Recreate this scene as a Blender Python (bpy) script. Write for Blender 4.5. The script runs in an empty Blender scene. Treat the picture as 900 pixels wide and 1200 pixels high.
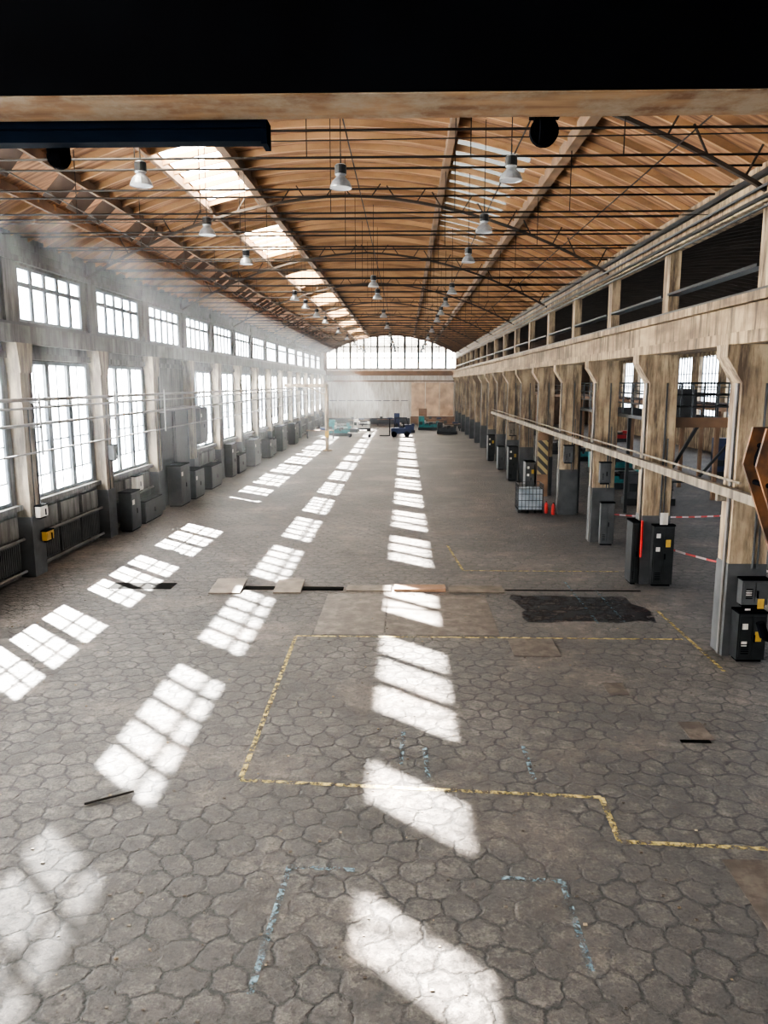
import bpy, math, random
from mathutils import Vector, Matrix
random.seed(7)
SC=bpy.context.scene
# ------------------------------------------------------------ helpers
class MB:
    def __init__(s): s.v=[];s.f=[];s.m=[]
    def quad(s,pts,m=0):
        b=len(s.v); s.v+= [tuple(p) for p in pts]; s.f.append(tuple(range(b,b+len(pts)))); s.m.append(m)
    def box(s,x0,x1,y0,y1,z0,z1,m=0):
        b=len(s.v)
        s.v+=[(x0,y0,z0),(x1,y0,z0),(x1,y1,z0),(x0,y1,z0),(x0,y0,z1),(x1,y0,z1),(x1,y1,z1),(x0,y1,z1)]
        for q in ((0,3,2,1),(4,5,6,7),(0,1,5,4),(1,2,6,5),(2,3,7,6),(3,0,4,7)):
            s.f.append(tuple(b+i for i in q)); s.m.append(m)
    def cyl(s,p0,p1,r0,r1=None,n=8,m=0,cap=True):
        if r1 is None:r1=r0
        p0=Vector(p0);p1=Vector(p1);d=(p1-p0).normalized()
        u=d.orthogonal().normalized();w=d.cross(u);b=len(s.v)
        for p,r in ((p0,r0),(p1,r1)):
            for i in range(n):
                a=2*math.pi*i/n; s.v.append(tuple(p+u*(r*math.cos(a))+w*(r*math.sin(a))))
        for i in range(n):
            j=(i+1)%n; s.f.append((b+i,b+j,b+n+j,b+n+i)); s.m.append(m)
        if cap:
            s.f.append(tuple(b+i for i in reversed(range(n)))); s.m.append(m)
            s.f.append(tuple(b+n+i for i in range(n))); s.m.append(m)
    def bar(s,p0,p1,w,h,m=0):
        p0=Vector(p0);p1=Vector(p1);d=(p1-p0).normalized()
        up=Vector((0,0,1)) if abs(d.z)<0.95 else Vector((0,1,0))
        a=d.cross(up).normalized(); c=a.cross(d).normalized(); b=len(s.v)
        for p in (p0,p1):
            for i,j in ((-1,-1),(1,-1),(1,1),(-1,1)):
                s.v.append(tuple(p+a*(i*w/2)+c*(j*h/2)))
        for q in ((0,1,2,3),(7,6,5,4),(0,4,5,1),(1,5,6,2),(2,6,7,3),(3,7,4,0)):
            s.f.append(tuple(b+i for i in q)); s.m.append(m)
    def lathe(s,c,prof,n=16,m=0):
        b=len(s.v)
        for r,z in prof:
            for i in range(n):
                a=2*math.pi*i/n; s.v.append((c[0]+r*math.cos(a),c[1]+r*math.sin(a),c[2]+z))
        for k in range(len(prof)-1):
            for i in range(n):
                j=(i+1)%n; s.f.append((b+k*n+i,b+k*n+j,b+(k+1)*n+j,b+(k+1)*n+i)); s.m.append(m)
    def prism(s,poly,x0,x1,m=0):
        n=len(poly);b=len(s.v)
        for x in (x0,x1):
            for y,z in poly: s.v.append((x,y,z))
        s.f.append(tuple(b+i for i in range(n)));s.m.append(m)
        s.f.append(tuple(b+n+i for i in reversed(range(n))));s.m.append(m)
        for i in range(n):
            j=(i+1)%n; s.f.append((b+j,b+i,b+n+i,b+n+j)); s.m.append(m)
    def prismy(s,poly,y0,y1,m=0):
        n=len(poly);b=len(s.v)
        for y in (y0,y1):
            for x,z in poly: s.v.append((x,y,z))
        s.f.append(tuple(b+i for i in range(n)));s.m.append(m)
        s.f.append(tuple(b+n+i for i in reversed(range(n))));s.m.append(m)
        for i in range(n):
            j=(i+1)%n; s.f.append((b+j,b+i,b+n+i,b+n+j)); s.m.append(m)
    def mesh(s,name,mats):
        me=bpy.data.meshes.new(name); me.from_pydata(s.v,[],s.f)
        for m in mats: me.materials.append(m)
        me.polygons.foreach_set('material_index',s.m); me.update(); return me
    def obj(s,name,mats,parent=None,loc=(0,0,0),rot=(0,0,0)):
        return inst(name,s.mesh(name,mats),loc,parent,rot)
def inst(name,me,loc=(0,0,0),parent=None,rot=(0,0,0)):
    o=bpy.data.objects.new(name,me); SC.collection.objects.link(o); o.location=loc; o.rotation_euler=rot
    if parent:o.parent=parent
    return o

def nodes(name):
    m=bpy.data.materials.new(name); m.use_nodes=True; nt=m.node_tree; nt.nodes.clear()
    return m,nt,nt.nodes.new('ShaderNodeOutputMaterial')
def N(nt,t,**k):
    n=nt.nodes.new(t)
    for a,b in k.items(): setattr(n,a,b)
    return n
def mat(name,c1,c2=None,scale=2.0,rough=0.8,metal=0.0,bump=0.0,detail=6,stretch=(1,1,1),lo=0.35,hi=0.65,stain=None,spec=.5):
    m,nt,out=nodes(name); L=nt.links.new
    p=N(nt,'ShaderNodeBsdfPrincipled'); p.inputs['Roughness'].default_value=rough; p.inputs['Metallic'].default_value=metal
    p.inputs['Specular IOR Level'].default_value=spec
    L(p.outputs[0],out.inputs[0])
    if c2 is None: c2=tuple(x*0.75 for x in c1)
    g=N(nt,'ShaderNodeNewGeometry'); mp=N(nt,'ShaderNodeMapping'); mp.inputs['Scale'].default_value=stretch
    L(g.outputs['Position'],mp.inputs[0])
    no=N(nt,'ShaderNodeTexNoise'); no.inputs['Scale'].default_value=scale; no.inputs['Detail'].default_value=detail
    L(mp.outputs[0],no.inputs['Vector'])
    r=N(nt,'ShaderNodeValToRGB'); r.color_ramp.elements[0].position=lo; r.color_ramp.elements[1].position=hi
    r.color_ramp.elements[0].color=(*c2,1); r.color_ramp.elements[1].color=(*c1,1)
    L(no.outputs[0],r.inputs[0]); col=r.outputs[0]
    if stain:
        mp2=N(nt,'ShaderNodeMapping'); mp2.inputs['Scale'].default_value=(3,3,.35); L(g.outputs['Position'],mp2.inputs[0])
        n2=N(nt,'ShaderNodeTexNoise'); n2.inputs['Scale'].default_value=1.3; n2.inputs['Detail'].default_value=7; n2.inputs['Roughness'].default_value=.7; L(mp2.outputs[0],n2.inputs['Vector'])
        mr=N(nt,'ShaderNodeMapRange'); mr.inputs[1].default_value=.43; mr.inputs[2].default_value=.62; L(n2.outputs[0],mr.inputs[0])
        mx=N(nt,'ShaderNodeMix',data_type='RGBA'); mx.inputs[7].default_value=(*stain,1); L(mr.outputs[0],mx.inputs[0]); L(col,mx.inputs[6]); col=mx.outputs[2]
    L(col,p.inputs['Base Color'])
    if bump>0:
        b=N(nt,'ShaderNodeBump'); b.inputs['Strength'].default_value=bump; b.inputs['Distance'].default_value=0.03
        L(no.outputs[0],b.inputs['Height']); L(b.outputs[0],p.inputs['Normal'])
    return m
def glass(name,clear,tint=(0.92,0.96,1.0),tr_c=(.85,.88,.9)):
    m,nt,out=nodes(name); L=nt.links.new
    t=N(nt,'ShaderNodeBsdfTransparent'); t.inputs[0].default_value=(*tint,1)
    tr=N(nt,'ShaderNodeBsdfTranslucent'); tr.inputs[0].default_value=(*tr_c,1)
    mx=N(nt,'ShaderNodeMixShader'); mx.inputs[0].default_value=clear
    L(tr.outputs[0],mx.inputs[1]); L(t.outputs[0],mx.inputs[2]); L(mx.outputs[0],out.inputs[0])
    return m
def paintmat(name,c,lo,hi,sc=7,rough=.8):
    m,nt,out=nodes(name); L=nt.links.new
    p=N(nt,'ShaderNodeBsdfPrincipled'); p.inputs['Base Color'].default_value=(*c,1); p.inputs['Roughness'].default_value=rough
    t=N(nt,'ShaderNodeBsdfTransparent'); mx=N(nt,'ShaderNodeMixShader')
    g=N(nt,'ShaderNodeNewGeometry'); no=N(nt,'ShaderNodeTexNoise'); no.inputs['Scale'].default_value=sc; no.inputs['Detail'].default_value=8;no.inputs['Roughness'].default_value=.75
    L(g.outputs['Position'],no.inputs['Vector'])
    mr=N(nt,'ShaderNodeMapRange'); mr.inputs[1].default_value=lo; mr.inputs[2].default_value=hi
    L(no.outputs[0],mr.inputs[0]); L(mr.outputs[0],mx.inputs[0]); L(t.outputs[0],mx.inputs[1]); L(p.outputs[0],mx.inputs[2]); L(mx.outputs[0],out.inputs[0])
    return m

# ------------------------------------------------------------ materials
def floor_mat():
    m,nt,out=nodes('worn_hex_paving'); L=nt.links.new
    p=N(nt,'ShaderNodeBsdfPrincipled'); L(p.outputs[0],out.inputs[0])
    g=N(nt,'ShaderNodeNewGeometry')
    def noise(s,d=6,rough=.6):
        n=N(nt,'ShaderNodeTexNoise'); n.inputs['Scale'].default_value=s; n.inputs['Detail'].default_value=d; n.inputs['Roughness'].default_value=rough
        L(g.outputs['Position'],n.inputs['Vector']); return n
    def vm(op,a,b=None):
        n=N(nt,'ShaderNodeVectorMath',operation=op)
        for i,x in enumerate((a,b)):
            if x is None: continue
            if isinstance(x,tuple): n.inputs[i].default_value=x
            else: L(x,n.inputs[i])
        return n
    def mt(op,a,b=None,cl=False):
        n=N(nt,'ShaderNodeMath',operation=op); n.use_clamp=cl
        for i,x in enumerate((a,b)):
            if x is None: continue
            if isinstance(x,(int,float)): n.inputs[i].default_value=x
            else: L(x,n.inputs[i])
        return n.outputs[0]
    def ramp(src,a,b):
        n=N(nt,'ShaderNodeMapRange'); n.inputs[1].default_value=a; n.inputs[2].default_value=b; n.interpolation_type='SMOOTHSTEP'
        L(src,n.inputs[0]); return n.outputs[0]
    wob=noise(7,6,.7); wob2=noise(1.1,2)
    w1=vm('SUBTRACT',wob.outputs['Color'],(.5,.5,.5)); w2=vm('MULTIPLY',w1.outputs[0],(.19,.19,0))
    w3=vm('SUBTRACT',wob2.outputs['Color'],(.5,.5,.5)); w4=vm('MULTIPLY',w3.outputs[0],(.45,.45,0))
    S=.44
    pos=vm('ADD',g.outputs['Position'],w2.outputs[0]); pos=vm('ADD',pos.outputs[0],w4.outputs[0]); pos=vm('MULTIPLY',pos.outputs[0],(1/S,1/S,0)); pos=vm('ADD',pos.outputs[0],(500,500*1.7320508,0))
    R=(1,1.7320508,1);H=(.5,.8660254,.5)
    a=vm('SUBTRACT',vm('MODULO',pos.outputs[0],R).outputs[0],H)
    b=vm('SUBTRACT',vm('MODULO',vm('SUBTRACT',pos.outputs[0],H).outputs[0],R).outputs[0],H)
    flat=(1,1,0)
    a=vm('MULTIPLY',a.outputs[0],flat); b=vm('MULTIPLY',b.outputs[0],flat)
    la=vm('LENGTH',a.outputs[0]).outputs['Value']; lb=vm('LENGTH',b.outputs[0]).outputs['Value']
    def hexd(v):
        ab=vm('ABSOLUTE',v.outputs[0])
        d=vm('DOT_PRODUCT',ab.outputs[0],(.5,.8660254,0)).outputs['Value']
        sx=N(nt,'ShaderNodeSeparateXYZ'); L(ab.outputs[0],sx.inputs[0])
        return mt('MAXIMUM',d,sx.outputs[0])
    sel=mt('LESS_THAN',la,lb)
    ha=hexd(a);hb=hexd(b)
    hd=mt('ADD',mt('MULTIPLY',ha,sel),mt('MULTIPLY',hb,mt('SUBTRACT',1,sel)))
    edge=mt('SUBTRACT',.5,hd)
    patch=noise(.4,4,.6); fine=noise(26,8,.8); mid=noise(2.6,9,.8); big=noise(.22,4); wear=noise(1.3,6,.75); pit=noise(8,8,.8); grime=noise(.7,8,.72)
    jmask=ramp(patch.outputs[0],.36,.48)
    joint=mt('SUBTRACT',1,ramp(edge,.0,.10))
    joint=mt('MULTIPLY',joint,mt('MULTIPLY',jmask,ramp(wear.outputs[0],.34,.52)))
    pits=mt('SUBTRACT',1,ramp(pit.outputs[0],.40,.50))
    gr=mt('MULTIPLY',ramp(grime.outputs[0],.50,.64),.5)
    cr=N(nt,'ShaderNodeValToRGB'); e=cr.color_ramp.elements
    e[0].position=.38;e[0].color=(.024,.019,.016,1); e[1].position=.66;e[1].color=(.27,.235,.205,1)
    x=e.new(.5);x.color=(.074,.061,.053,1)
    mixv=mt('ADD',mt('MULTIPLY',mid.outputs[0],.45),mt('MULTIPLY',fine.outputs[0],.33)); mixv=mt('ADD',mixv,mt('MULTIPLY',big.outputs[0],.22))
    L(mixv,cr.inputs[0])
    mc=N(nt,'ShaderNodeMix',data_type='RGBA'); mc.inputs[7].default_value=(.010,.008,.007,1)
    L(mt('MAXIMUM',mt('MAXIMUM',mt('MULTIPLY',joint,.9),mt('MULTIPLY',pits,.6)),gr),mc.inputs[0]); L(cr.outputs[0],mc.inputs[6])
    mc2=N(nt,'ShaderNodeMix',data_type='RGBA',blend_type='MULTIPLY'); mc2.inputs[7].default_value=(1.35,1.28,1.22,1)
    L(mt('SUBTRACT',1,jmask),mc2.inputs[0]); L(mc.outputs[2],mc2.inputs[6]); L(mc2.outputs[2],p.inputs['Base Color'])
    L(mt('ADD',.34,mt('MULTIPLY',mid.outputs[0],.35)),p.inputs['Roughness'])
    h=mt('SUBTRACT',mt('ADD',mt('MULTIPLY',fine.outputs[0],.4),mt('MULTIPLY',mid.outputs[0],1.3)),mt('ADD',mt('MULTIPLY',joint,1.1),mt('MULTIPLY',pits,.5)))
    bp=N(nt,'ShaderNodeBump'); bp.inputs['Strength'].default_value=1.0; bp.inputs['Distance'].default_value=.08
    L(h,bp.inputs['Height']); L(bp.outputs[0],p.inputs['Normal'])
    return m
M_floor=floor_mat()
M_conc=mat('aged_concrete',(.42,.33,.22),(.23,.17,.115),1.3,.85,bump=.3,stain=(.075,.053,.037))
M_pil=mat('dark_pilaster_concrete',(.27,.225,.17),(.16,.135,.105),1.3,.85,bump=.3,stain=(.07,.058,.047))  # greyer and darker than the column concrete
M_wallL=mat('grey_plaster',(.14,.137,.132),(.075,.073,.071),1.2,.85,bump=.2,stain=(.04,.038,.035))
M_beam=mat('stained_concrete_beam',(.38,.285,.18),(.155,.108,.07),.9,.85,bump=.3,stretch=(1,.5,2),stain=(.07,.05,.034))
M_grey=mat('grey_paint',(.06,.063,.067),(.033,.035,.038),2,.6)
M_dgrey=mat('dark_grey_metal',(.028,.03,.033),(.017,.019,.02),4,.45,.4)
M_black=mat('black_and_shaded_steel',(.003,.0035,.005),(.002,.002,.003),3,.8,spec=.02)  # near-black without gloss; the crane girder's shade is put into the colour
M_navy=mat('navy_steel',(.004,.009,.020),(.003,.006,.012),3,.8,spec=.05)
M_flange=mat('worn_cream_flange',(.26,.165,.095),(.14,.08,.048),2.0,.85,stretch=(1,5,1),stain=(.24,.19,.14),spec=.2)
M_rod=mat('dark_rod',(.018,.014,.012),(.012,.009,.007),4,.6,.3)
M_wood=mat('roof_boards',(.33,.185,.10),(.13,.068,.038),1.6,.85,stretch=(.35,5,1),bump=.2)
M_rib=mat('roof_rib_timber',(.54,.335,.18),(.25,.15,.085),1.1,.85,stretch=(.3,2,1))
M_shaft=mat('added_sun_shaft',(.05,.03,.018),(.035,.018,.011),1,.9,spec=.1)  # added shafts, kept dark; they pass the sun and hide the sky
M_ribd=mat('dark_truss_steel',(.055,.041,.031),(.036,.027,.02),1.0,.8)
M_long=mat('roof_purlin',(.24,.155,.095),(.13,.085,.056),1.0,.8)
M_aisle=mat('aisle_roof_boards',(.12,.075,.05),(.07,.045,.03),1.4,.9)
M_frame=mat('window_frame',(.13,.15,.17),(.08,.09,.1),3,.6)
M_pipe=mat('pipe_grey',(.15,.15,.15),(.09,.075,.065),1.2,.5,.3)
M_white=mat('white_panel',(.85,.83,.78),(.68,.65,.6),.5,.7,stretch=(1,1,.3),stain=(.52,.47,.41))
M_cream=mat('cream_rust_panel',(.78,.60,.42),(.45,.30,.2),.8,.8)
M_brown=mat('rust_brown_beam',(.22,.13,.08),(.13,.08,.05),1,.8)
M_yel=paintmat('worn_yellow_paint',(.60,.48,.20),.41,.60)
M_blue=paintmat('worn_blue_chalk',(.27,.38,.44),.44,.64)
M_teal=mat('teal_machine_paint',(.02,.18,.19),(.01,.11,.12),3,.5)
M_dblue=mat('dark_blue_paint',(.015,.03,.09),(.01,.02,.05),3,.4)
M_red=mat('red_paint',(.4,.02,.02),(.25,.015,.015),3,.5)
M_yelp=mat('yellow_paint',(.50,.32,.05),(.3,.19,.04),3,.5)
M_orange=mat('worn_brown_steel',(.14,.062,.025),(.035,.02,.013),5,.6,.2,lo=.42,hi=.6)
M_alu=mat('aluminium',(.55,.56,.56),(.4,.41,.42),5,.35,.8)
M_plate=mat('steel_floor_plate',(.14,.115,.095),(.075,.062,.05),3,.6,.2,bump=.2)
M_oil=paintmat('oily_patch',(.016,.017,.021),.38,.54,2.2,.45)
M_slab=mat('smooth_slab',(.13,.11,.097),(.06,.051,.044),2.5,.6,bump=.1,detail=9,stain=(.05,.042,.036))
M_pit=mat('painted_pit_dark',(.006,.005,.004),(.003,.003,.003),2,.95,spec=.05)  # shade of the open pits painted as near-black sheets on the floor
G_clear=glass('clear_window_glass',.88)
G_dusty=glass('dusty_window_glass',.22)
G_frost=glass('frosted_window_glass',.0)
G_far=glass('far_wall_glazing',.0,tr_c=(.32,.31,.29))
G_roof=glass('roof_glazing',.0,tr_c=(.75,.72,.66))
def darkglass():
    m,nt,out=nodes('grimy_roof_glazing'); L=nt.links.new
    t=N(nt,'ShaderNodeBsdfTranslucent'); t.inputs[0].default_value=(.016,.017,.017,1)
    gl=N(nt,'ShaderNodeBsdfGlossy'); gl.inputs['Roughness'].default_value=.2; gl.inputs[0].default_value=(.2,.2,.2,1)
    mx=N(nt,'ShaderNodeMixShader'); mx.inputs[0].default_value=.15
    L(t.outputs[0],mx.inputs[1]);L(gl.outputs[0],mx.inputs[2]);L(mx.outputs[0],out.inputs[0]); return m
G_dark=darkglass()

# ------------------------------------------------------------ dimensions
Y0,Y1=-14.0,115.0
XL,XR=-12.0,7.9
XA=27.0
BAY=6.2
CY=[16.9+BAY*k for k in range(-4,16)]
PY=[17.3+BAY*k for k in range(-5,16)]
SA,SB=.885,-.85            # floor shift per metre of height for sun rays
XC,HW=-2.15,10.05
def rz(x): return 13.3-2.8*((x-XC)/HW)**2
def az(x): return 12.6-2.1*((x-17.45)/9.55)**2

b=MB(); b.quad([(-12.3,Y0,0),(XA+.3,Y0,0),(XA+.3,Y1,0),(-12.3,Y1,0)]); b.obj('floor',[M_floor])

# ---- left wall
b=MB(); xo,xi=-12.12,-12.0
LW=(2.3,6.7); CW=(7.9,9.6)
b.box(xo,xi,Y0,Y1,0,LW[0]); b.box(xo,xi,Y0,Y1,LW[1],CW[0]); b.box(xo,xi,Y0,Y1,CW[1],10.55)
for i,y in enumerate(PY):
    y=max(y,Y0+.4)
    b.box(xo,xi,y-.62,y+.62,LW[0],LW[1]); b.box(xo,xi,y-.72,y+.72,CW[0],CW[1])
b.box(xo,xi,PY[-1]+.6,Y1,LW[0],LW[1]); b.box(xo,xi,PY[-1]+.7,Y1,CW[0],CW[1])
b.box(xo,xi,36,42,LW[0],LW[1])
b.obj('wall_left',[M_wallL])
b=MB()
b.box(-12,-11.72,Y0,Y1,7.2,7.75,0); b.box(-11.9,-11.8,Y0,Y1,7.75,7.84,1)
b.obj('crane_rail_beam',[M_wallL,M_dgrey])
b=MB(); b.box(-12,-11.9,Y0,Y1,6.75,6.95,0); b.box(-12,-11.86,Y0,Y1,9.68,9.85,0); b.box(-12,-11.8,Y0,Y1,2.12,2.28,0)
b.box(-12,-11.95,Y0,Y1,10.15,10.35,0)
b.obj('trim_1',[M_wallL])
b=MB(); b.box(-.0,.42,-.36,.36,0,7.2,0); b.box(0,.46,-.4,.4,0,1.9,1); b.box(0,.1,-.3,.3,7.75,10.4,2)
b.prism([(-.36,6.3),(.36,6.3),(.5,7.2),(-.5,7.2)],0,.45,0)
b.cyl((.45,.25,1.9),(.45,.25,6.3),.025,n=6,m=1); b.cyl((.45,-.1,1.9),(.45,-.1,5.2),.02,n=6,m=1)
pil=b.mesh('pilaster',[M_pil,M_grey,M_wallL])
for y in PY: inst('concrete_pilaster',pil,(XL,y,0))
b=MB()
for k in range(3):
    y0=.15+k*1.75
    b.box(0,.1,y0,y0+1.55,.25,1.15,0); b.box(0,.12,y0+.05,y0+1.5,1.3,1.95,1)
    for j in range(12): b.box(.1,.14,y0+.08+j*.12,y0+.13+j*.12,.3,1.1,0)
b.cyl((.2,0,.2),(.2,5.3,.2),.05,m=2); b.cyl((.2,0,1.22),(.2,5.3,1.22),.05,m=2)
rad=b.mesh('radiator',[M_grey,M_wallL,M_pipe])
for i,y in enumerate(PY[:-1]):
    if abs(y-35.9)<1: continue
    inst('wall_radiator',rad,(XL,y+.45,0))
def lower_window(g):
    b=MB(); W=4.96; Z=[2.3,3.0,4.1,5.25,6.0,6.7]
    b.box(-.07,.03,0,.1,2.3,6.7);b.box(-.07,.03,W-.1,W,2.3,6.7);b.box(-.07,.03,.1,W-.1,2.3,2.4);b.box(-.07,.03,.1,W-.1,6.6,6.7)
    for k in (1,2): b.box(-.09,.06,W*k/3-.14,W*k/3+.14,2.4,6.6)
    for k in (.5,1.5,2.5): b.box(-.05,.01,W*k/3-.022,W*k/3+.022,2.4,6.6)
    for z in (3.0,4.1,5.25): b.box(-.05,.01,.1,W-.1,z-.022,z+.022)
    for i in range(5):
        b.quad([(-.02,0,Z[i]),(-.02,W,Z[i]),(-.02,W,Z[i+1]),(-.02,0,Z[i+1])],1 if i in(1,2) else 2)
    return b.mesh('steel_window',[M_frame,g,G_frost])
def clere_window(g):
    b=MB(); W=4.76
    b.box(-.07,.03,0,.08,7.9,9.6);b.box(-.07,.03,W-.08,W,7.9,9.6);b.box(-.07,.03,.08,W-.08,7.9,7.98);b.box(-.07,.03,.08,W-.08,9.52,9.6)
    for k in range(1,5): b.box(-.05,.02,W*k/5-(.09),W*k/5+.09,7.98,9.52)
    b.box(-.04,.01,.08,W-.08,8.98,9.12)
    b.quad([(-.02,0,7.9),(-.02,W,7.9),(-.02,W,9.6),(-.02,0,9.6)],1)
    return b.mesh('clerestory_window',[M_frame,g])
lwc,lwd=lower_window(G_clear),lower_window(G_dusty)
cwc,cwd=clere_window(G_clear),clere_window(G_dusty)
wn=0
for y in PY[:-1]:
    near=y<17
    if not(35<y<37):
        wn+=1; inst(f'window_{wn}',lwd if near else lwc,(-12.03,y+.62,0))
    wn+=1; inst(f'window_{wn}',cwd if near else cwc,(-12.03,y+.72,0))

# ---- main roof
b=MB()
def roofstrip(x0,x1,m,ya=Y0,yb=Y1,n=None,dz=0):
    n=n or max(1,int((x1-x0)/.7)); 
    for i in range(n):
        a=x0+(x1-x0)*i/n; c=x0+(x1-x0)*(i+1)/n
        b.quad([(a,ya,rz(a)+dz),(a,yb,rz(a)+dz),(c,yb,rz(c)+dz),(c,ya,rz(c)+dz)],m)
SX0,SX1=-10.53,-9.47; sk=-.95  # openings added and skewed to throw the row of floor sun patches
roofstrip(-12.15,SX0,0); roofstrip(SX1,-7.2,0); roofstrip(-5.6,1.5,0); roofstrip(3.6,XR+.05,0)
starts=[7.32,10.35,13.5,15.05,16.6,19.75,21.3]; y=25.9
while y<88:
    for j in range(3): starts.append(y+1.55*j)
    y+=6.2
zl,zr=rz(SX0),rz(SX1)
cur=Y0; first=True
for s in starts:
    ln=.95 if s<8 else 1.14
    a=s+9.65; c=a+ln
    b.quad([(SX0,cur,zl),(SX0,a,zl),(SX1,a+sk,zr),(SX1,cur+(0 if first else sk),zr)],0)
    P=[Vector((SX0,a,zl)),Vector((SX0,c,zl)),Vector((SX1,c+sk,zr)),Vector((SX1,a+sk,zr))]
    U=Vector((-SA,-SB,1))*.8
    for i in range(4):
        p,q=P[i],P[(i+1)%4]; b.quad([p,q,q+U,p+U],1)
    cur=c; first=False
b.quad([(SX0,cur,zl),(SX0,Y1,zl),(SX1,Y1,zr),(SX1,cur+sk,zr)],0)
def band(x0,x1,gm,on):
    y=Y0; i=0
    while y<Y1-.01:
        e=min(y+BAY/2,Y1); roofstrip(x0,x1,gm if on(i,y) else 0,y,e,2); y=e; i+=1
band(-7.2,-5.6,2,lambda i,y: (i%4 in (0,1)) )
band(1.5,3.6,3,lambda i,y: (i%6 !=5))
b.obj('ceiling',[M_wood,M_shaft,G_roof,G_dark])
b=MB()
def ribs(bb,x0,x1,y,n,m,zf,h=.2,w=.07,off=.0):
    for i in range(n):
        a=x0+(x1-x0)*i/n; c=x0+(x1-x0)*(i+1)/n
        za,zc=zf(a)-off,zf(c)-off
        v=len(bb.v)
        bb.v+=[(a,y-w/2,za-h),(a,y+w/2,za-h),(a,y+w/2,za),(a,y-w/2,za),(c,y-w/2,zc-h),(c,y+w/2,zc-h),(c,y+w/2,zc),(c,y-w/2,zc)]
        for q in ((0,4,5,1),(0,3,7,4),(1,5,6,2)): bb.f.append(tuple(v+t for t in q)); bb.m.append(m)
y=Y0+.3
while y<Y1:
    ribs(b,-12.0,SX0-.05,y,2,0,rz,.18,.08); ribs(b,SX1+.05,XR,y,20,0,rz,.18,.08)
    y+=1.08
b.obj('roof_ribs',[M_rib])
b=MB()
for x,w,h in ((-9.35,.1,.28),(-7.3,.12,.28),(-5.35,.26,.36),(1.25,.2,.36),(4.2,.26,.36),(-10.65,.1,.28)):
    b.box(x-w/2,x+w/2,Y0,Y1,rz(x)-h,rz(x)-.02,0)
b.obj('roof_purlins',[M_long])
b=MB()
yy=10.7+BAY
def az2(x): return rz(x)-.55-.25*abs(x-XC)/HW
while yy<Y1:
    ribs(b,-11.9,XR-.1,yy,24,0,az2,.09,.1)
    for i in range(1,24):
        x=-11.9+19.7*i/24; b.bar((x,yy,az2(x)),(x+(.3 if i%2 else -.3),yy,rz(x)-.18),.04,.04,0)
    yy+=BAY*2
b.obj('roof_truss_arches',[M_ribd])
b=MB(); y=6.0;i=0
while y<Y1-1:
    z=10.35+(.12 if i%2 else 0)
    b.cyl((-11.95,y,z),(XR-.1,y,z),.024,n=5,cap=False)
    if i%4==0:
        for x in (-8.6,-5.35,-1.95,1.25,4.2): b.cyl((x,y,z),(x,y,rz(x)-.2),.013,n=4,cap=False)
    y+=1.24;i+=1
for x in (-8.6,-1.1,2.15,5.2): b.cyl((x,5,10.5),(x,Y1,10.5),.016,n=4,cap=False)
for y in (9.0,13.4,19.6,32.5): b.cyl((-11.9,y,9.7+.1*(y%3)),(XR-.1,y,10.0),.012,n=4,cap=False)
b.obj('roof_tie_rods',[M_rod])

# ---- end walls
b=MB(); ya,yb=Y1,Y1+.15
def wallstripY(x0,x1,z0,zf,m,n=8):
    for i in range(n):
        a=x0+(x1-x0)*i/n;c=x0+(x1-x0)*(i+1)/n
        b.quad([(a,ya,z0),(c,ya,z0),(c,ya,zf(c)),(a,ya,zf(a))],m)
b.box(-12.12,XR,ya,yb,6.3,8.0,0)
b.box(-12.12,XR,ya,yb,0,6.3,0)
wallstripY(XR,XA+.1,0,az,3,10)
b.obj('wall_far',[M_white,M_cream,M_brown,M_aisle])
b=MB()
b.box(-12,XR,Y1-.35,Y1,7.1,7.75,0); b.box(-11.9,XR,Y1-.2,Y1,6.2,6.4,0)
for x in (-11.8,7.6): b.box(x-.25,x+.25,Y1-.4,Y1,0,10.5,0)
b.obj('trim_2',[M_brown])
b=MB(); n=20; x0,x1=-12.1,XR
for i in range(n):
    a=x0+(x1-x0)*i/n;c=x0+(x1-x0)*(i+1)/n
    b.quad([(a,Y1-.02,8),(c,Y1-.02,8),(c,Y1-.02,rz(c)),(a,Y1-.02,rz(a))],1)
    ww=.16 if i%2==0 else .05
    b.box(a-ww,a+ww,Y1-.12,Y1-.03,8,rz(a)-.02,0)
    b.bar((a,Y1-.1,rz(a)-.25),(c,Y1-.1,rz(c)-.25),.2,.4,2)
b.box(x0,x1,Y1-.1,Y1-.03,8,8.2,0); b.box(x0,x1,Y1-.1,Y1-.03,9.6,9.72,0); b.box(x0+2,x1-2,Y1-.1,Y1-.03,11.2,11.3,0)
wn+=1; b.obj(f'window_{wn}',[M_frame,G_far,M_brown])
b=MB()
for i in range(9):
    x=-11.3+i*1.32; b.box(x,x+1.26,Y1-.12,Y1-.01,.9,6.15,0); b.box(x+.1,x+1.16,Y1-.14,Y1-.12,3.4,3.5,1)
b.box(-11.4,.7,Y1-.15,Y1-.01,0,.88,1)
b.obj('door_1',[M_white,M_grey])
b=MB(); 
for i in range(3):
    x=.9+i*2.1; b.box(x,x+2.0,Y1-.14,Y1-.01,1.2,6.1,0)
b.box(.8,7.3,Y1-.16,Y1-.01,0,1.15,1); b.box(2.0,3.2,Y1-.2,Y1-.15,0,2.3,1)
b.obj('door_2',[M_cream,M_brown])
b=MB()
b.box(-12.12,XR,Y0-.15,Y0,0,10.5,0)
for i in range(20):
    a=-12.12+(XR+12.12)*i/20;c=-12.12+(XR+12.12)*(i+1)/20
    b.quad([(a,Y0,10.5),(c,Y0,10.5),(c,Y0,max(10.5,rz(c))),(a,Y0,max(10.5,rz(a)))],0)
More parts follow.
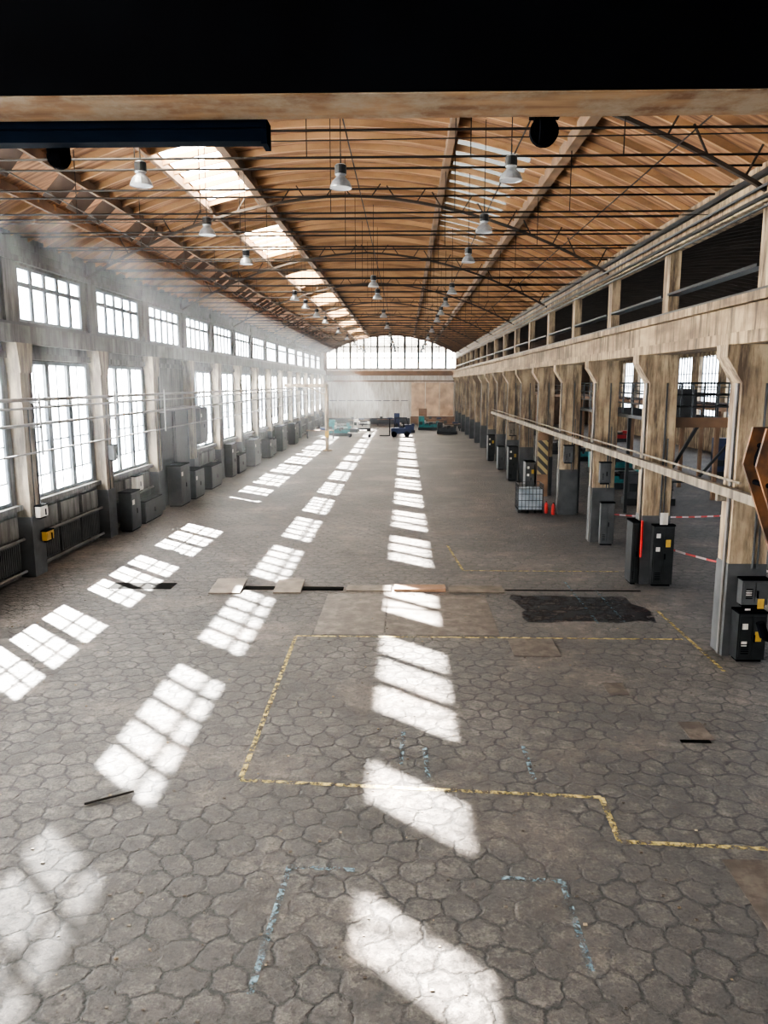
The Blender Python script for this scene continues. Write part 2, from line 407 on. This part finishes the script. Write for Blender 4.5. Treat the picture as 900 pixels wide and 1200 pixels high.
for i in range(10):
    a=XR+(XA-XR)*i/10;c=XR+(XA-XR)*(i+1)/10
    b.quad([(a,Y0,0),(c,Y0,0),(c,Y0,az(c)),(a,Y0,az(a))],0)
b.obj('wall_back',[M_wallL])

# ---- right side columns, girders
b=MB()
b.box(-.4,.4,-.3,.3,2.1,6.8,0); b.box(-.42,.42,-.32,.32,0,2.1,1)
b.prismy([(-.4,6.0),(-.75,6.55),(-.75,6.8),(-.4,6.8)],-.3,.3,0)
b.box(-.46,-.42,-.2,-.1,0,6.0,2); b.cyl((.1,-.33,2.0),(.1,-.33,6.0),.025,n=6,m=1); b.cyl((.2,-.33,2.0),(.2,-.33,4.4),.02,n=6,m=1)
colm=b.mesh('column',[M_conc,M_grey,M_pipe])
b=MB(); b.box(-.0,.3,-.26,.26,7.8,9.7,0)
colu=b.mesh('upper_column',[M_conc])
for y in CY:
    inst('concrete_column',colm,(7.5,y,0)); inst('clerestory_column',colu,(7.5,y,0))
b=MB(); b.box(6.9,7.85,Y0,Y1,6.8,7.05,0); b.box(7.0,7.75,Y0,Y1,7.05,7.6,0); b.box(6.82,7.9,Y0,Y1,7.6,7.78,0)
b.box(7.1,7.2,Y0,Y1,7.78,7.9,1)
b.obj('crane_rail_beam',[M_beam,M_dgrey])
b=MB(); b.box(7.4,7.85,Y0,Y1,9.7,10.5,0); b.box(7.3,7.4,Y0,Y1,10.2,10.32,1); b.box(7.34,7.4,Y0,Y1,9.75,9.83,1)
b.cyl((7.25,Y0,9.95),(7.25,Y1,9.95),.035,n=6,m=1); b.cyl((7.3,Y0,9.55),(7.3,Y1,9.55),.03,n=6,m=1)
for y in CY: b.box(7.45,7.8,y+.26,y+BAY-.26,8.45,8.52,1)
b.obj('eave_beam',[M_beam,M_dgrey])
b=MB(); b.box(6.85,7.0,10,62,3.6,3.8,0)
for y in CY:
    if 10<y<62: b.box(6.85,7.04,y-.06,y+.06,3.45,3.6,0)
b.cyl((6.95,16,3.95),(6.95,62,3.95),.03,n=6)
b.obj('cable_tray',[M_pil])
# aisle
b=MB()
for i in range(16):
    a=XR+(XA-XR)*i/16;c=XR+(XA-XR)*(i+1)/16
    b.quad([(a,Y0,az(a)),(a,Y1,az(a)),(c,Y1,az(c)),(c,Y0,az(c))],0)
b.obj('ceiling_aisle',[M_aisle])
b=MB(); y=Y0+.4
while y<Y1: ribs(b,XR+.05,XA,y,12,0,az,.22,.08); y+=1.24
y=8.0
while y<Y1: b.cyl((XR,y,9.9),(XA,y,9.9),.025,n=4,cap=False); y+=3.1
b.obj('aisle_roof_ribs',[M_ribd])
b=MB(); b.box(XA,XA+.12,Y0,Y1,0,2.6); b.box(XA,XA+.12,Y0,Y1,8.4,10.6)
for y in CY: b.box(XA-.3,XA+.12,y-.9,y+.9,2.6,8.4)
b.box(XA,XA+.12,CY[-1]+.9,Y1,2.6,8.4)
b.obj('wall_right',[M_conc])
def aisle_window():
    b=MB();W=4.4
    for k in range(7): b.box(-.05,.05,W*k/6-.04,W*k/6+.04,2.6,8.4)
    for z in (2.6,4,5.4,6.8,8.3): b.box(-.05,.05,0,W,z,z+.07)
    b.quad([(0,0,2.6),(0,W,2.6),(0,W,8.4),(0,0,8.4)],1)
    return b.mesh('aisle_window',[M_frame,G_clear])
aw=aisle_window()
for y in CY[:-1]:
    wn+=1; inst(f'window_{wn}',aw,(XA+.05,y+.9,0))
b=MB()
for y in range(30,110,5):
    for x in (16,19): b.box(x-.1,x+.1,y-.1,y+.1,0,4.6,0)
b.box(15.8,19.2,29.8,106,4.6,4.85,0)
for z in (5.3,5.8): b.cyl((15.9,30,z),(15.9,106,z),.03,n=5,m=1)
for y in range(30,107,2): b.cyl((15.9,y,4.85),(15.9,y,5.8),.03,n=5,m=1)
b.obj('mezzanine_gallery',[M_brown,M_dgrey])

# ---- left wall services
b=MB()
for x,z,r in ((-11.35,5.5,.06),(-11.3,5.25,.035),(-11.35,4.75,.05),(-11.3,3.9,.03)):
    b.cyl((x,12,z),(x,112,z),r,n=7)
for y in PY:
    if 10<y<113: b.box(-11.52,-11.2,y-.03,y+.03,5.38,5.44); b.box(-11.52,-11.2,y-.03,y+.03,4.63,4.69); b.box(-11.25,-11.2,y-.03,y+.03,3.8,5.7)
b.obj('wall_service_pipes',[M_pipe])
b=MB()
b.box(-12,-11.8,36.5,39.0,0,4.6,0); b.box(-12,-11.78,39.1,41.6,0,4.6,0)
for y in (36.6,38.9,39.2,41.5): b.box(-11.8,-11.74,y-.05,y+.05,0,4.6,1)
b.box(-12,-11.65,36.35,41.65,4.6,4.8,1)
b.obj('door_3',[M_dgrey,M_grey])
def cabinet(name,x0,x1,y0,y1,z0,z1,m1=M_dgrey,face='-y',stickers=True):
    b=MB(); b.box(x0,x1,y0,y1,z0+.06,z1,0); b.box(x0+.04,x1-.04,y0+.04,y1-.04,z0,z0+.06,1)
    b.box(x0-.02,x1+.02,y0-.02,y1,z1,z1+.04,1)
    if face=='-y':
        xm=(x0+x1)/2
        b.box(x0+.03,xm-.01,y0-.02,y0,z0+.12,z1-.05,0); b.box(xm+.01,x1-.03,y0-.02,y0,z0+.12,z1-.05,0)
        b.box(xm+.03,xm+.06,y0-.05,y0-.02,(z0+z1)/2-.08,(z0+z1)/2+.08,1)
        if stickers:
            b.box(x0+.08,x0+.2,y0-.025,y0-.02,z1-.35,z1-.22,2); b.box(xm+.06,xm+.2,y0-.025,y0-.02,z1-.62,z1-.4,3); b.box(x0+.08,x0+.2,y0-.025,y0-.02,z1-.75,z1-.62,2)
        for k in range(5): b.box(x0+.08,xm-.06,y0-.03,y0-.02,z0+.2+k*.05,z0+.22+k*.05,1)
    else:
        ym=(y0+y1)/2
        b.box(x1,x1+.02,y0+.03,ym-.01,z0+.12,z1-.05,0); b.box(x1,x1+.02,ym+.01,y1-.03,z0+.12,z1-.05,0)
        b.box(x1+.02,x1+.05,ym+.03,ym+.06,(z0+z1)/2-.1,(z0+z1)/2+.1,1)
        if stickers: b.box(x1+.02,x1+.025,y0+.1,y0+.35,z1-.5,z1-.3,2)
    return b.obj(name,[m1,M_black,M_white,M_yelp])
EC='electrical_cabinet'
cabinet(EC,-11.9,-11.5,43.0,44.6,2.6,4.6,M_dgrey,'+x')
cabinet(EC,-11.6,-10.95,37.0,38.6,0,2.0,M_grey,'+x')
cabinet(EC,-11.6,-11.1,48.9,50.2,0,2.1,M_dgrey,'+x')
cabinet(EC,-11.6,-11.1,30.5,31.6,0,1.6,M_dgrey,'+x')
cabinet(EC,-11.6,-10.9,55.5,57.6,0,1.9,M_dgrey,'+x')
cabinet(EC,-11.6,-10.9,61.8,63.2,0,1.5,M_dgrey,'+x')
cabinet(EC,-11.6,-10.9,68.2,70.6,0,2.2,M_dgrey,'+x')
cabinet(EC,-11.6,-10.9,76.0,78.5,0,2.0,M_dgrey,'+x')
TL='tool_locker'
cabinet(TL,-11.7,-10.9,39.4,41.2,0,1.5,M_dgrey,'+x')
cabinet(TL,-11.6,-11.0,43.2,45.6,0,1.3,M_dgrey,'+x',False)
cabinet(TL,-11.6,-11.15,32.3,34.6,0,.95,M_dgrey,'+x',False)
cabinet(TL,-11.6,-11.1,51.0,53.2,0,1.2,M_dgrey,'+x',False)
cabinet(TL,-11.6,-11.1,64.0,66.0,0,1.3,M_dgrey,'+x',False)
cabinet('junction_box',-11.51,-11.35,23.6,24.1,1.0,1.35,M_yelp,'+x',False)
cabinet('junction_box',-11.51,-11.35,23.3,23.8,1.8,2.2,M_white,'+x',False)
cabinet('junction_box',-11.8,-11.6,32.6,33.5,1.3,2.0,M_white,'+x',False)
cabinet('junction_box',-11.51,-11.3,29.5,29.9,3.0,3.6,M_dgrey,'+x',False)
SW='switchgear_cabinet'
cabinet(SW,7.22,7.82,16.17,16.54,0,1.1,M_dgrey)
cabinet(SW,7.3,7.86,16.3,16.54,1.2,1.8,M_grey)
cabinet(SW,7.25,7.85,22.15,22.36,.1,1.9,M_dgrey)
cabinet(SW,7.3,7.8,28.4,28.6,0,1.6,M_grey,stickers=False)
cabinet(SW,6.8,7.0,22.7,23.3,0,1.9,M_dgrey,stickers=False)
cabinet(SW,6.5,7.0,41.4,42.2,0,1.8,M_grey)
cabinet(SW,6.4,6.95,47.6,48.4,0,2.1,M_dgrey)
cabinet(SW,6.5,6.95,53.8,54.6,0,1.6,M_grey,stickers=False)
cabinet(SW,6.45,6.95,60.0,60.9,0,2.0,M_dgrey)
cabinet('junction_box',7.2,7.6,34.9,35.1,2.4,3.2,M_grey,stickers=False)
cabinet('junction_box',7.2,7.6,28.4,28.6,2.3,3.1,M_grey,stickers=False)
cabinet('junction_box',7.15,7.7,53.3,53.6,2.4,3.3,M_pil,stickers=False)
def extinguisher(x,y,z):
    b=MB(); b.lathe((0,0,0),[(0,0),(.08,0),(.085,.03),(.085,.42),(.06,.48),(.025,.5),(.025,.54),(0,.54)],12,0)
    b.box(-.02,.02,-.09,.03,.54,.57,1); b.cyl((.02,-.02,.53),(.1,-.06,.15),.012,n=6,m=1)
    b.obj('fire_extinguisher',[M_red,M_black],loc=(x,y,z))
extinguisher(6.85,35.2,.0); extinguisher(6.6,35.6,.0); extinguisher(6.7,38.2,0)
b=MB(); b.box(6.99,7.03,22.45,22.55,.9,2.0,0); b.box(7.4,7.62,22.1,22.13,1.95,2.3,1)
b.obj('safety_sign',[M_red,M_white])
def chevron():
    m,nt,out=nodes('hazard_stripes');L=nt.links.new
    p=N(nt,'ShaderNodeBsdfPrincipled');g=N(nt,'ShaderNodeNewGeometry');s=N(nt,'ShaderNodeSeparateXYZ');L(g.outputs['Position'],s.inputs[0])
    a=N(nt,'ShaderNodeMath',operation='ADD');L(s.outputs[0],a.inputs[0]);L(s.outputs[2],a.inputs[1])
    f=N(nt,'ShaderNodeMath',operation='MODULO');L(a.outputs[0],f.inputs[0]);f.inputs[1].default_value=.5
    c=N(nt,'ShaderNodeMath',operation='GREATER_THAN');L(f.outputs[0],c.inputs[0]);c.inputs[1].default_value=.25
    mx=N(nt,'ShaderNodeMix',data_type='RGBA');L(c.outputs[0],mx.inputs[0]);mx.inputs[6].default_value=(.03,.03,.03,1);mx.inputs[7].default_value=(.30,.24,.12,1)
    L(mx.outputs[2],p.inputs['Base Color']);L(p.outputs[0],out.inputs[0]);return m
b=MB(); b.box(7.07,7.6,41.0,41.08,1.2,3.0,0); b.box(7.05,7.65,41.08,41.12,0,3.4,1)
b.obj('hazard_chevron_sign',[chevron(),M_brown])
b=MB(); W,D,H=1.15,1.0,1.35
b.box(.04,W-.04,.04,D-.04,.16,1.12,1)
b.cyl((W/2,D/2,1.12),(W/2,D/2,1.18),.12,m=1,n=12)
for x in (0,.4,.75,W-.1): b.box(x,x+.1,0,D,0,.12,0)
b.box(0,W,0,D,.12,.15,0)
for k in range(8):
    x=W*k/7; b.cyl((x,0,.15),(x,0,H),.012,n=5); b.cyl((x,D,.15),(x,D,H),.012,n=5)
for k in range(7):
    y=D*k/6; b.cyl((0,y,.15),(0,y,H),.012,n=5); b.cyl((W,y,.15),(W,y,H),.012,n=5)
for z in (.3,.6,.9,1.15,H):
    for p,q in (((0,0),(W,0)),((W,0),(W,D)),((W,D),(0,D)),((0,D),(0,0))): b.cyl((*p,z),(*q,z),.014,n=5)
b.obj('caged_plastic_tank',[M_dgrey,mat('tank_plastic',(.42,.46,.5),(.25,.29,.33),2,.5)],loc=(5.3,35.6,0))

# platform with railing
b=MB()
PX0,PX1,PYa,PYb,PZ=7.95,10.4,23.6,36,4.9
b.box(PX0,PX1,PYa,PYb,PZ-.12,PZ,0); b.box(PX0-.03,PX1+.05,PYa-.08,PYa,PZ-.22,PZ+.08,1)
for y in [PYa+1.24*k for k in range(11)]:
    b.cyl((PX0,min(y,PYb),PZ),(PX0,min(y,PYb),PZ+1.1),.03,n=6); b.cyl((PX1,min(y,PYb),PZ),(PX1,min(y,PYb),PZ+1.1),.03,n=6)
for k in range(8):
    x=PX0+(PX1-PX0)*k/7; b.cyl((x,PYa,PZ),(x,PYa,PZ+1.1),.022,n=6)
for z in (.4,.75,1.1):
    b.cyl((PX0,PYa,PZ+z),(PX0,PYb,PZ+z),.03,n=6); b.cyl((PX1,PYa,PZ+z),(PX1,PYb,PZ+z),.03,n=6); b.cyl((PX0,PYa,PZ+z),(PX1,PYa,PZ+z),.03,n=6)
for x,y in ((PX1-.1,PYa+.1),(PX1-.1,PYb-.2),(PX0+.1,PYb-.2),(PX1-.1,30)): b.box(x-.07,x+.07,y-.07,y+.07,0,PZ-.12,0)
b.bar((8.0,PYa+.1,3.1),(8.9,PYa+.1,PZ-.15),.09,.09,0); b.bar((8.9,PYa+.1,3.0),(PX1-.1,PYa+.1,PZ-.15),.07,.07,0); b.bar((8.0,PYa+.15,3.0),(9.0,PYa+.15,3.0),.06,.06,0)
b.box(8.6,9.3,25,26,PZ,PZ+.9,2)
b.obj('steel_platform',[M_dgrey,M_brown,M_grey])
def tapemat():
    m,nt,out=nodes('barrier_tape');L=nt.links.new
    p=N(nt,'ShaderNodeBsdfPrincipled');g=N(nt,'ShaderNodeNewGeometry');s=N(nt,'ShaderNodeSeparateXYZ');L(g.outputs['Position'],s.inputs[0])
    f=N(nt,'ShaderNodeMath',operation='MODULO');L(s.outputs[0],f.inputs[0]);f.inputs[1].default_value=.5
    c=N(nt,'ShaderNodeMath',operation='GREATER_THAN');L(f.outputs[0],c.inputs[0]);c.inputs[1].default_value=.25
    mx=N(nt,'ShaderNodeMix',data_type='RGBA');L(c.outputs[0],mx.inputs[0]);mx.inputs[6].default_value=(.6,.1,.1,1);mx.inputs[7].default_value=(.7,.6,.6,1)
    L(mx.outputs[2],p.inputs['Base Color']);L(p.outputs[0],out.inputs[0]);return m
b=MB()
def tape(p,q,sag):
    n=10
    for i in range(n):
        def P(t): return Vector(p).lerp(Vector(q),t)-Vector((0,0,sag*4*t*(1-t)))
        u,v=P(i/n),P((i+1)/n); b.quad([u,v,v+Vector((0,0,.06)),u+Vector((0,0,.06))],0)
tape((7.98,29.3,1.0),(14,30,1.0),.15); tape((7.98,23.3,1.0),(13,20,.9),.3)
for x,y in ((14,30),(13,20)): b.cyl((x,y,0),(x,y,1.1),.03,m=1); b.cyl((x,y,0),(x,y,.04),.2,m=1,n=12)
b.obj('barrier_tape',[tapemat(),M_black])

# ---- machines
def machine(name,x,y,L_,m1,m2,h=1.3):
    b=MB(); b.box(0,L_,0,.9,0,.35,1); b.box(.05,L_*.28,.05,.85,.35,h,0); b.box(L_*.28,L_*.95,.15,.75,.35,.75,0)
    b.box(L_*.3,L_*.96,.1,.2,.75,.82,1);b.box(L_*.3,L_*.96,.7,.8,.75,.82,1)
    b.cyl((L_*.28,.45,1.0),(L_*.36,.45,1.0),.22,n=16,m=2); b.box(L_*.5,L_*.66,.05,.85,.82,1.0,1); b.box(L_*.83,L_*.97,.2,.7,.82,1.15,0)
    b.cyl((L_*.36,.45,1.0),(L_*.83,.45,1.0),.05,m=2); b.box(L_*.05,L_*.2,.0,.05,.7,1.1,1); b.box(L_*.5,L_*.56,-.15,.1,.6,.95,1)
    b.obj(name,[m1,m2,M_alu],loc=(x,y,0))
machine('lathe_machine',-8.9,88,2.8,M_teal,M_dgrey,1.6)
machine('lathe_machine',-9.4,95,2.6,M_teal,M_dgrey,1.5)
machine('lathe_machine',-6.6,98,2.2,M_white,M_dgrey,1.5)
machine('lathe_machine',1.7,100,2.8,M_teal,M_dgrey,1.8)
machine('lathe_machine',-1.4,94,2.6,M_dblue,M_dgrey,2.4)
machine('lathe_machine',3.8,92,2.4,M_grey,M_dgrey,1.4)
for a in ((12.5,60,2.5,M_teal,2.2),(10.8,44,3.0,M_teal,1.8),(20,80,3.0,M_red,1.8),(20,50,3.0,M_dblue,2.5),(11.5,66,3.0,M_grey,2.5),(11.5,90,4,M_dgrey,3.0),(11,38,2.4,M_grey,1.6),(12.5,52,3,M_teal,2.0),(20,38,3,M_dgrey,2.6)):
    machine('milling_machine',a[0],a[1],a[2],a[3],M_dgrey,a[4])
b=MB()
b.box(0,2.2,0,1.2,.35,1.0,0); b.box(1.6,2.3,0.05,1.15,.5,1.35,0); b.box(.9,1.5,.3,.9,1.0,1.15,1)
b.box(1.35,1.5,.3,.9,1.15,1.6,1)
for y in (.08,1.12):
    b.bar((.35,y,1.0),(.55,y,2.1),.07,.07,1); b.bar((1.95,y,1.35),(1.7,y,2.1),.07,.07,1)
b.box(.45,1.8,.03,1.17,2.08,2.16,1)
for y in (.3,.9): b.box(-.2,-.1,y-.06,y+.06,.1,2.1,1); b.box(-1.3,-.15,y-.07,y+.07,.08,.14,1)
b.box(-.22,-.08,.2,1.0,.5,.7,1);b.box(-.22,-.08,.2,1.0,1.9,2.05,1); b.cyl((.5,.6,1.1),(.7,.6,1.4),.02,m=1); b.cyl((.62,.6,1.4),(.7,.6,1.45),.18,n=14,m=1)
for x in (.35,1.8):
    for y in (0,1.2): b.cyl((x,y-.1,.32),(x,y+.1,.32),.32,n=18,m=1)
b.obj('forklift_truck',[M_dblue,M_black],loc=(-1.6,87,0))
b=MB(); b.box(0,2.6,0,1.0,.45,.55,0)
for x in (.2,2.4):
    for y in (.1,.9): b.cyl((x,y-.05,.16),(x,y+.05,.16),.16,n=12,m=1); b.box(x-.03,x+.03,y-.03,y+.03,.2,.45,1)
b.bar((2.6,.5,.5),(3.4,.5,1.0),.05,.05,1); b.box(.2,1.1,.15,.85,.55,1.0,2); b.box(1.3,2.1,.2,.8,.55,.8,0)
b.obj('trolley_cart',[M_white,M_black,M_grey],loc=(-6.4,86,0))
def bench(x,y,L_=3):
    b=MB(); b.box(0,L_,0,.8,.85,.92,0)
    for px in (.05,L_-.13):
        for py in (.05,.67): b.box(px,px+.08,py,py+.08,0,.85,1)
    b.box(.1,L_-.1,.1,.7,.25,.28,1); b.box(.4,.8,.2,.5,.92,1.3,1); b.box(1.5,2.2,.2,.6,.92,1.15,2)
    b.obj('workbench',[M_brown,M_grey,M_dblue],loc=(x,y,0))
bench(-8,108); bench(-4,110); bench(3,111); bench(-10.8,84); bench(4.5,98,2.5)
b=MB(); b.cyl((0,0,0),(0,0,5.9),.17,n=14); b.cyl((0,0,0),(0,0,.08),.45,n=14); b.bar((0,0,5.8),(-3.8,.6,5.8),.16,.3,0)
b.bar((0,0,4.9),(-1.6,.25,5.65),.08,.08,0); b.box(-2.6,-2.2,.2,.5,5.35,5.62,1); b.cyl((-2.4,.38,5.35),(-2.4,.38,3.2),.02,m=1); b.box(-.16,.16,-.28,-.16,1.2,1.8,2)
b.obj('jib_crane',[M_conc,M_dgrey,M_yelp],loc=(-7,69,0))

# ---- high bay lamps
M_lamp=mat('lamp_reflector',(.42,.44,.46),(.3,.32,.34),8,.35,.4)
b=MB()
b.lathe((0,0,0),[(.0,.42),(.09,.42),(.11,.40),(.11,.22),(.08,.20),(.10,.17),(.17,.10),(.215,0),(.22,-.03),(.205,-.03),(.16,.08),(.09,.16),(0,.17)],20,0)
b.lathe((0,0,0),[(0,.40),(.115,.40),(.115,.24),(.1,.22)],14,1)
b.cyl((0,0,.42),(0,0,.62),.015,n=6,m=1); b.lathe((0,0,-.02),[(0,.0),(.2,.0)],20,2)
G_lens=mat('lamp_lens',(.75,.78,.8),(.7,.73,.75),3,.2)
lamp=b.mesh('lamp',[M_lamp,M_dgrey,G_lens])
def lampat(x,y,z=9.85):
    o=inst('high_bay_lamp',lamp,(x,y,z)); bb=MB(); bb.cyl((0,0,.6),(0,0,rz(x)-z-.3),.01,n=5); bb.obj('suspension_wire',[M_rod],parent=o)
for y in (15.8,20.9,25.9,37,41,46,51,61,70,80,90,100): lampat(-5.2,y)
for y in (16.1,32,36.5,46.5,56,66,76,86,96): lampat(-1.3,y)
for y in (15.6,20.7,25.7,34.5,40,45,50,60,70,80,90,100): lampat(2.0,y)

# ---- overhead bridge crane
b=MB()
b.box(-11.55,6.9,4.0,4.34,7.392,9.2,0)
b.box(-11.55,6.9,4.01,4.36,7.385,7.392,1)
b.box(-11.55,6.9,3.9,4.4,9.2,9.25,0)
for x in (-11.7,7.15): b.box(x-.14,x+.14,1.5,6.2,7.98,8.6,0)
for x in (-11.75,7.15):
    for y in (2.0,5.7): b.cyl((x-.06,y,8.05),(x+.06,y,8.05),.15,n=16,m=0)
b.obj('bridge_crane_girder',[M_black,M_flange])
b=MB(); b.box(-3.9,-.75,4.4,4.5,7.29,7.40,0); b.box(-.78,-.75,4.38,4.52,7.27,7.40,0); b.box(-3.9,-.75,4.37,4.4,7.35,7.375,0)
b.obj('crane_trolley_beam',[M_navy])
for x,y,r in ((.76,4.56,.075),(-1.98,4.60,.06)):
    b=MB(); z=7.37 if x>0 else 7.27
    b.cyl((x-.03,y,z),(x+.03,y,z),r,n=20); b.cyl((x-.05,y,z),(x+.05,y,z),.03,n=10)
    b.cyl((x,y-.02,z),(x,y+.02,z),r*1.05,n=20)
    for dx in (-.05,.05): b.box(x+dx-.005,x+dx+.005,y-.03,y+.03,z-.01,7.47)
    b.box(x-.08,x+.08,4.37,y+.03,7.44,7.47)
    b.obj('cable_pulley',[M_black])
b=MB()
for dy in (-.09,.07):
    b.prismy([(-.19,.60),(-.15,.80),(.15,.80),(.17,.62),(.10,.15),(-.02,.15)],dy,dy+.02,0)
b.cyl((0,-.06,.62),(0,.06,.62),.14,n=20,m=1); b.cyl((0,-.12,.62),(0,.12,.62),.03,n=10,m=1)
b.cyl((-.11,-.11,.7),(-.11,.1,.7),.015,n=8,m=1); b.cyl((-.12,-.11,.5),(-.12,.1,.5),.015,n=8,m=1)
b.cyl((0,-.1,.3),(0,.1,.3),.02,n=8,m=1)
b.box(-.02,.1,-.08,.08,.12,.22,0)
for x in (-.02,.125): b.cyl((x,0,.62),(x,0,2.41),.009,n=6,m=1)
pts=[(.04,.14),(.04,.02),(.09,-.08),(.15,-.2),(.12,-.32),(.04,-.38),(-.03,-.36),(-.06,-.28)]
for i in range(len(pts)-1):
    r=.038 if i<5 else .026
    b.cyl((pts[i][0],0,pts[i][1]),(pts[i+1][0],0,pts[i+1][1]),r,r*.9,n=10,m=1)
b.obj('crane_hook_block',[M_orange,M_black],loc=(2.04,4.17,4.965))

# ---- floor markings and plates
b=MB()
def line(bb,p,q,w=.085,z=.009,m=0):
    p=Vector((*p,z));q=Vector((*q,z));d=(q-p).normalized();n=Vector((-d.y,d.x,0))*w/2
    bb.quad([p-n,q-n,q+n,p+n],m)
Yl=[((-2.6,17.6),(-2.5,10.85)),((-2.5,10.85),(2.9,10.5)),((2.9,10.5),(2.87,9.4)),((2.87,9.4),(7,9.15)),((-2.6,17.65),(6.6,17.65)),((1.95,24.3),(6.9,24.3)),((1.6,28.2),(1.9,24.3)),((6.75,15.6),(6.75,20))]
for p,q in Yl: line(b,p,q)
b.obj('yellow_floor_marking',[M_yel])
b=MB()
for p,q in [((-1.43,8.75),(-1.52,6.7)),((-1.43,8.75),(-.6,8.7)),((1.2,8.6),(1.94,8.55)),((1.94,8.55),(1.95,7.1)),((.35,12),(.38,10.9)),((2.0,12.1),(2.0,11)),((0,12.6),(-.05,11.4)),((4.9,23),(4.9,18.8)),((5.6,22),(5.6,19))]: line(b,p,q,.075)
b.obj('blue_floor_marking',[M_blue])
def plate(name,x0,x1,y0,y1,m,h=.02,tilt=0):
    b=MB(); b.box(0,x1-x0,0,y1-y0,0,h,0); return b.obj(name,[m],loc=(x0,y0,.002),rot=(tilt,0,tilt*.6))
plate('floor_plate',2.45,3.5,16.4,17.6,M_slab,.015)
plate('floor_plate',-5.65,-4.75,21.3,22.7,M_plate,.04,.05); plate('floor_plate',-3.8,-3.0,21.4,22.7,M_plate,.04,.05)
plate('painted_floor_pit',-8.8,-6.9,21.8,22.5,M_pit,.006)
plate('floor_plate',-.3,1.2,21.7,22.2,M_brown,.08,.02); plate('floor_plate',1.3,2.9,21.6,22.3,M_plate,.04)
plate('floor_plate',-1.7,-.4,21.7,22.3,M_plate,.03); plate('painted_floor_pit',-3.0,-1.8,21.8,22.1,M_pit,.03)
plate('painted_floor_pit',-4.75,-3.85,21.8,22.2,M_pit,.006); plate('floor_plate',2.95,6.9,21.9,22.0,M_pit,.006)  # near-black strips, the dark of pit and trench put into the colour
plate('floor_plate',4.9,5.3,12.4,13.1,M_slab,.01); plate('painted_floor_pit',4.7,5.2,12.3,12.4,M_pit,.008); plate('floor_plate',4.0,4.4,14.3,14.9,M_slab,.01)
plate('concrete_floor_slab',-2.2,-.5,17.8,21.4,M_slab,.005); plate('concrete_floor_slab',-.45,2.3,17.8,21.3,M_slab,.005)
plate('concrete_floor_slab',4.06,6.7,6.6,9.05,M_slab,.005)
b=MB(); pts=[]
cs=[(3.2,19.0),(6.5,19.0),(6.3,21.4),(3.0,21.4)]
for k in range(4):
    p,q=cs[k],cs[(k+1)%4]
    for j in range(7):
        t=j/7; pts.append((p[0]+(q[0]-p[0])*t+random.uniform(-.15,.15),p[1]+(q[1]-p[1])*t+random.uniform(-.15,.15),.004))
b.quad(pts,0); b.obj('oil_stain',[M_oil])
b=MB(); b.cyl((-4.6,10.1,.02),(-4.0,10.45,.03),.018,n=6); b.obj('steel_rebar',[M_rod])
b=MB()
for i in range(700):
    x=random.uniform(-10,6.5);y=6+random.random()**1.4*28;s=random.uniform(.006,.026)
    b.box(x,x+s*1.6,y,y+s,.0,s*.7,random.choice((0,1,1)))
b.obj('floor_debris',[M_conc,M_plate])

# ---- haze volumes added to imitate the glare around the left windows
m,nt,out=nodes('glare_haze')
vs=N(nt,'ShaderNodeVolumeScatter'); vs.inputs['Density'].default_value=.002; vs.inputs['Anisotropy'].default_value=.55; vs.inputs['Color'].default_value=(.90,.95,1,1)
nt.links.new(vs.outputs[0],out.inputs['Volume'])
for a,c in ((6.6,68.3),(70.2,Y1-.6)):
    b=MB(); b.box(-11.1,6.7,a,c,3.4,9.78); b.obj('glare_haze',[m])

# ------------------------------------------------------------ light
w=bpy.data.worlds.new('World'); SC.world=w; w.use_nodes=True; nt=w.node_tree; nt.nodes.clear()
o=nt.nodes.new('ShaderNodeOutputWorld'); bg=nt.nodes.new('ShaderNodeBackground'); bg.inputs[0].default_value=(.92,.96,1.0,1); bg.inputs[1].default_value=10.0
nt.links.new(bg.outputs[0],o.inputs[0])
s=bpy.data.lights.new('sun','SUN'); s.energy=290; s.angle=math.radians(.8); s.color=(1,.95,.87)
so=bpy.data.objects.new('sun',s); SC.collection.objects.link(so)
d=Vector((SA,SB,-1)).normalized(); so.rotation_euler=d.to_track_quat('-Z','Y').to_euler(); so.location=(-30,40,40)

cam=bpy.data.objects.new('camera',bpy.data.cameras.new('camera'));SC.collection.objects.link(cam);SC.camera=cam
cam.data.sensor_fit='VERTICAL';cam.data.sensor_height=36;cam.data.lens=27
th=math.atan(151/900);yaw=math.atan(25*math.cos(th)/900)
cam.location=(0,0,6);cam.rotation_euler=(math.pi/2-th,0,yaw)
cam.data.clip_end=500
SC.view_settings.view_transform='AgX'; SC.view_settings.look='AgX - High Contrast'; SC.view_settings.exposure=-0.2
